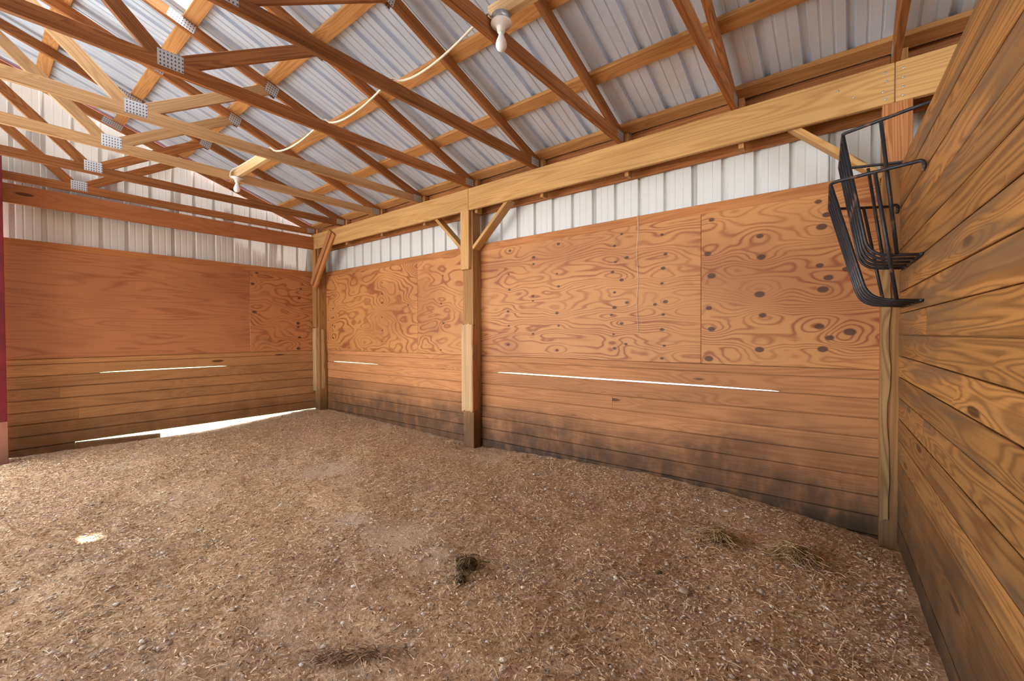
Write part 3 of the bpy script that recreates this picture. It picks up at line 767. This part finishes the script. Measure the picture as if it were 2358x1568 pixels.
def bare(x, y):
    if x > part_x(y) - .035 or in_post(x, y): return 0
    d = min(math.hypot(x - a, y - b) / r_ for a, b, r_ in DUST) + .5 * noise.noise(Vector((x * 7, y * 7, 3)))
    return (1 if noise.noise(Vector((x*1.3, y*1.3, 40.))) < .28 else .4) * min(1, max(.12, (d - .3) * 1.6))
o = link('wood_shavings', scatter_mesh('wood_shavings', 190000, AREA, .007, .022, .002, .006, 1, dens=bare), SHAV)
tag(o, 'brown wood shavings strewn over the whole stall floor', 'shavings', kind='stuff')
o = link('straw_bits', scatter_mesh('straw_bits', 30000, AREA, .025, .075, .0012, .0025, 2, tilt=.35, bend=.25, lift=.006, dens=bare), STRAW)
tag(o, 'fine chopped straw scattered among the shavings', 'straw', kind='stuff')

# pebbles
def pebble_mesh(seed, sub=2):
    bm = bmesh.new(); bmesh.ops.create_icosphere(bm, subdivisions=sub, radius=1)
    for v in bm.verts:
        v.co *= 1 + .28 * noise.noise(v.co * 1.3 + Vector((seed * 7.1, 0, 0)))
        v.co.z *= .62
    me = bpy.data.meshes.new('pebble'); bm.to_mesh(me); bm.free()
    me.polygons.foreach_set('use_smooth', [True] * len(me.polygons)); return me
def stone_mat():
    t = NT('stone'); oi = t.n('ShaderNodeObjectInfo'); tc = t.n('ShaderNodeTexCoord')
    c = t.ramp(oi.outputs['Random'], [(0, lin(150, 130, 110)), (.5, lin(180, 162, 142)), (1, lin(208, 196, 180))])
    c = t.mix(t.mr(t.noise(tc.outputs['Object'], 3., 4.), .4, .7, 0., .35), c, lin(120, 98, 80))
    return t.fin(c, .75)
STONE = stone_mat()
def gravel(N, seed):
    R = random.Random(seed); base = []
    bm = bmesh.new(); bmesh.ops.create_icosphere(bm, subdivisions=1, radius=1)
    bv = np.array([tuple(v.co) for v in bm.verts]); bf = np.array([[v.index for v in f.verts] for f in bm.faces]); bm.free()
    Vs = []; Fs = []; n = 0
    while n < N:
        x = R.uniform(.3, 7.3); y = R.uniform(-3.95, -.05)
        d = .18 + .82 * min(1, max(0, (x - 4.2) / 2.6)) * (1 if y < -.3 else .5)
        if x < 4.6 and y < -2.6: d = .5
        if R.random() > d or in_post(x, y) or x > part_x(y) - .02: continue
        s = R.uniform(.003, .0075) * (1 if R.random() < .92 else 1.7)
        a = R.uniform(0, 6.28); sc = np.array([s * R.uniform(.8, 1.5), s, s * .6])
        v = bv * sc * (1 + .2 * np.sin(bv[:, [1, 2, 0]] * R.uniform(2, 5)))
        c, s_ = math.cos(a), math.sin(a); v = v @ np.array([[c, s_, 0], [-s_, c, 0], [0, 0, 1]])
        Vs.append(v + np.array([x, y, fh(x, y) + .006 + s*.2])); Fs.append(bf + n * len(bv)); n += 1
    me = bpy.data.meshes.new('gravel'); me.from_pydata(np.concatenate(Vs).tolist(), [], np.concatenate(Fs).tolist()); return me
o = link('gravel', gravel(9500, 5), island_mat('gravel_bits', [(0, lin(140, 118, 102)), (.6, lin(186, 166, 148)), (1, lin(228, 216, 202))], .8))
tag(o, 'small pale gravel mixed into the dirt floor', 'gravel', kind='stuff')
PM = [pebble_mesh(i) for i in range(5)]
for q in PM: q.materials.append(STONE)
SP = [(6.409, -1.534, .026, 'pale buff flat stone, largest on the floor, between hay tuft and partition')]
o = link('stone', PM[0], STONE, None, Matrix.Translation((6.409, -1.534, fh(6.409, -1.534) + .016)) @ Matrix.Rotation(.5, 4, 'Z') @ Matrix.Diagonal((.030, .024, .022, 1)))
tag(o, SP[0][3], 'stone')
R = random.Random(12); npb = 0
while npb < 70:
    x = R.uniform(4.4, 7.3); y = R.uniform(-3.3, -.4)
    if npb < 18: x = R.uniform(3.2, 5.6); y = R.uniform(-3.6, -2.3)
    if x > part_x(y) - .06: continue
    s = R.uniform(.007, .014)
    o = link('pebble', PM[R.randrange(5)], STONE, None, Matrix.Translation((x, y, fh(x, y) + s*.35 + .003)) @ Matrix.Rotation(R.uniform(0, 6.28), 4, 'Z') @ Matrix.Diagonal((s * R.uniform(1, 1.5), s, s * .8, 1)))
    tag(o, 'small pale rounded pebble lying on the shavings floor', 'pebble', 'pebbles on the stall floor'); npb += 1

# dung, hay tufts, bark
def dung(name, pts, label):
    e = empty(name, (pts[0][0], pts[0][1], fh(pts[0][0], pts[0][1])), label, 'manure')
    M_ = plain('dung_brown', lin(84, 70, 52), .9, nz=.6, scale=60)
    for i, (x, y, s) in enumerate(pts):
        bm = bmesh.new(); bmesh.ops.create_icosphere(bm, subdivisions=3, radius=s)
        for v in bm.verts:
            nn = v.co.normalized(); v.co *= 1 + .5 * noise.noise(nn * 2.4 + Vector((i * 3.3, 0, 0))) + .3 * noise.noise(nn * 9 + Vector((0, i, 0)))
            v.co.z *= .7
        me = bpy.data.meshes.new('dung_lump'); bm.to_mesh(me); bm.free(); me.materials.append(M_)
        link('dung_lump', me, M_, e, Matrix.Translation((x, y, fh(x, y) + s * .35)))
    return e
def tuft(parent, c, N, rad, L, hgt, mat, seed, name='hay_strands', lay=None):
    R = random.Random(seed); mb = MB()
    for i in range(N):
        a = R.uniform(0, 6.28); r_ = rad * abs(R.gauss(0, .5)); x, y = c[0] + r_*math.cos(a)*1.3, c[1] + r_*math.sin(a)
        if lay is not None:
            q_ = R.gauss(0, 1) * rad * 1.1; r_ = abs(R.gauss(0, .35)) * rad; x = c[0] + q_*math.cos(lay) - r_*math.sin(lay); y = c[1] + q_*math.sin(lay) + r_*math.cos(lay)
        z = fh(x, y) + .006 + R.uniform(0, hgt) * max(0, 1 - r_/rad)
        b = R.uniform(0, 6.28) if lay is None else lay + R.gauss(0, .35); l = R.uniform(.4, 1.) * L / 2; cv = R.uniform(-.5, .5)
        pts = []
        for j in range(5):
            q = (j - 2) / 2; bb = b + cv * q
            pts.append((x + math.cos(bb)*l*q, y + math.sin(bb)*l*q, z + .012*(1 - q*q)*R.uniform(.2, 2.2)))
        mb.tube(pts, R.uniform(.0010, .0021), 3)
    o = mb.build(name, mat, parent, origin=(c[0], c[1], fh(*c[:2]))); o['kind'] = 'stuff' if parent else None
    return o
HAY = island_mat('hay', [(0, lin(112, 84, 56)), (.5, lin(166, 134, 96)), (1, lin(206, 176, 134))])
HAYD = island_mat('hay_dark', [(0, lin(52, 42, 28)), (.6, lin(108, 88, 60)), (1, lin(186, 158, 118))])
d1 = dung('manure_clump', [(5.408, -2.045, .034), (5.37, -2.03, .026), (5.44, -2.06, .03), (5.40, -2.09, .026), (5.455, -2.17, .016), (5.49, -2.185, .021), (5.478, -2.16, .014)], 'dark green-brown manure clump with stray hay in the middle of the floor')
tuft(d1, (5.41, -2.06), 150, .09, .10, .035, HAYD, 3)
tuft(d1, (5.48, -2.18), 60, .05, .06, .02, HAYD, 4)
dung('dung_ball', [(6.25, -1.434, .014)], 'single dark dung ball near the pale buff stone')
def hay_pile(c, N, rad, label, seed):
    e = empty('hay_tuft', (c[0], c[1], fh(*c)), label, 'hay'); tuft(e, c, N, rad, .17, .06, HAY, seed)
    tuft(e, (c[0]+.01, c[1]-.03), N // 2, rad * .5, .08, .05, HAYD, seed + 9, 'dark_strands')
hay_pile((6.415, -.83), 240, .13, 'loose tuft of dry hay below the long wall planks', 21)
hay_pile((6.80, -.80), 340, .16, 'larger flattened tuft of dry hay near the corner by the partition', 22)
e = empty('bark_pile', (5.50, -2.84, fh(5.5, -2.84)), 'flattened pile of dark bark slivers and stalks on the floor', 'bark')
tuft(e, (5.51, -2.85), 110, .10, .12, .008, island_mat('bark_slivers', [(0, lin(84, 62, 48)), (.6, lin(132, 102, 80)), (1, lin(180, 148, 118))]), 31, 'bark_slivers', .66)
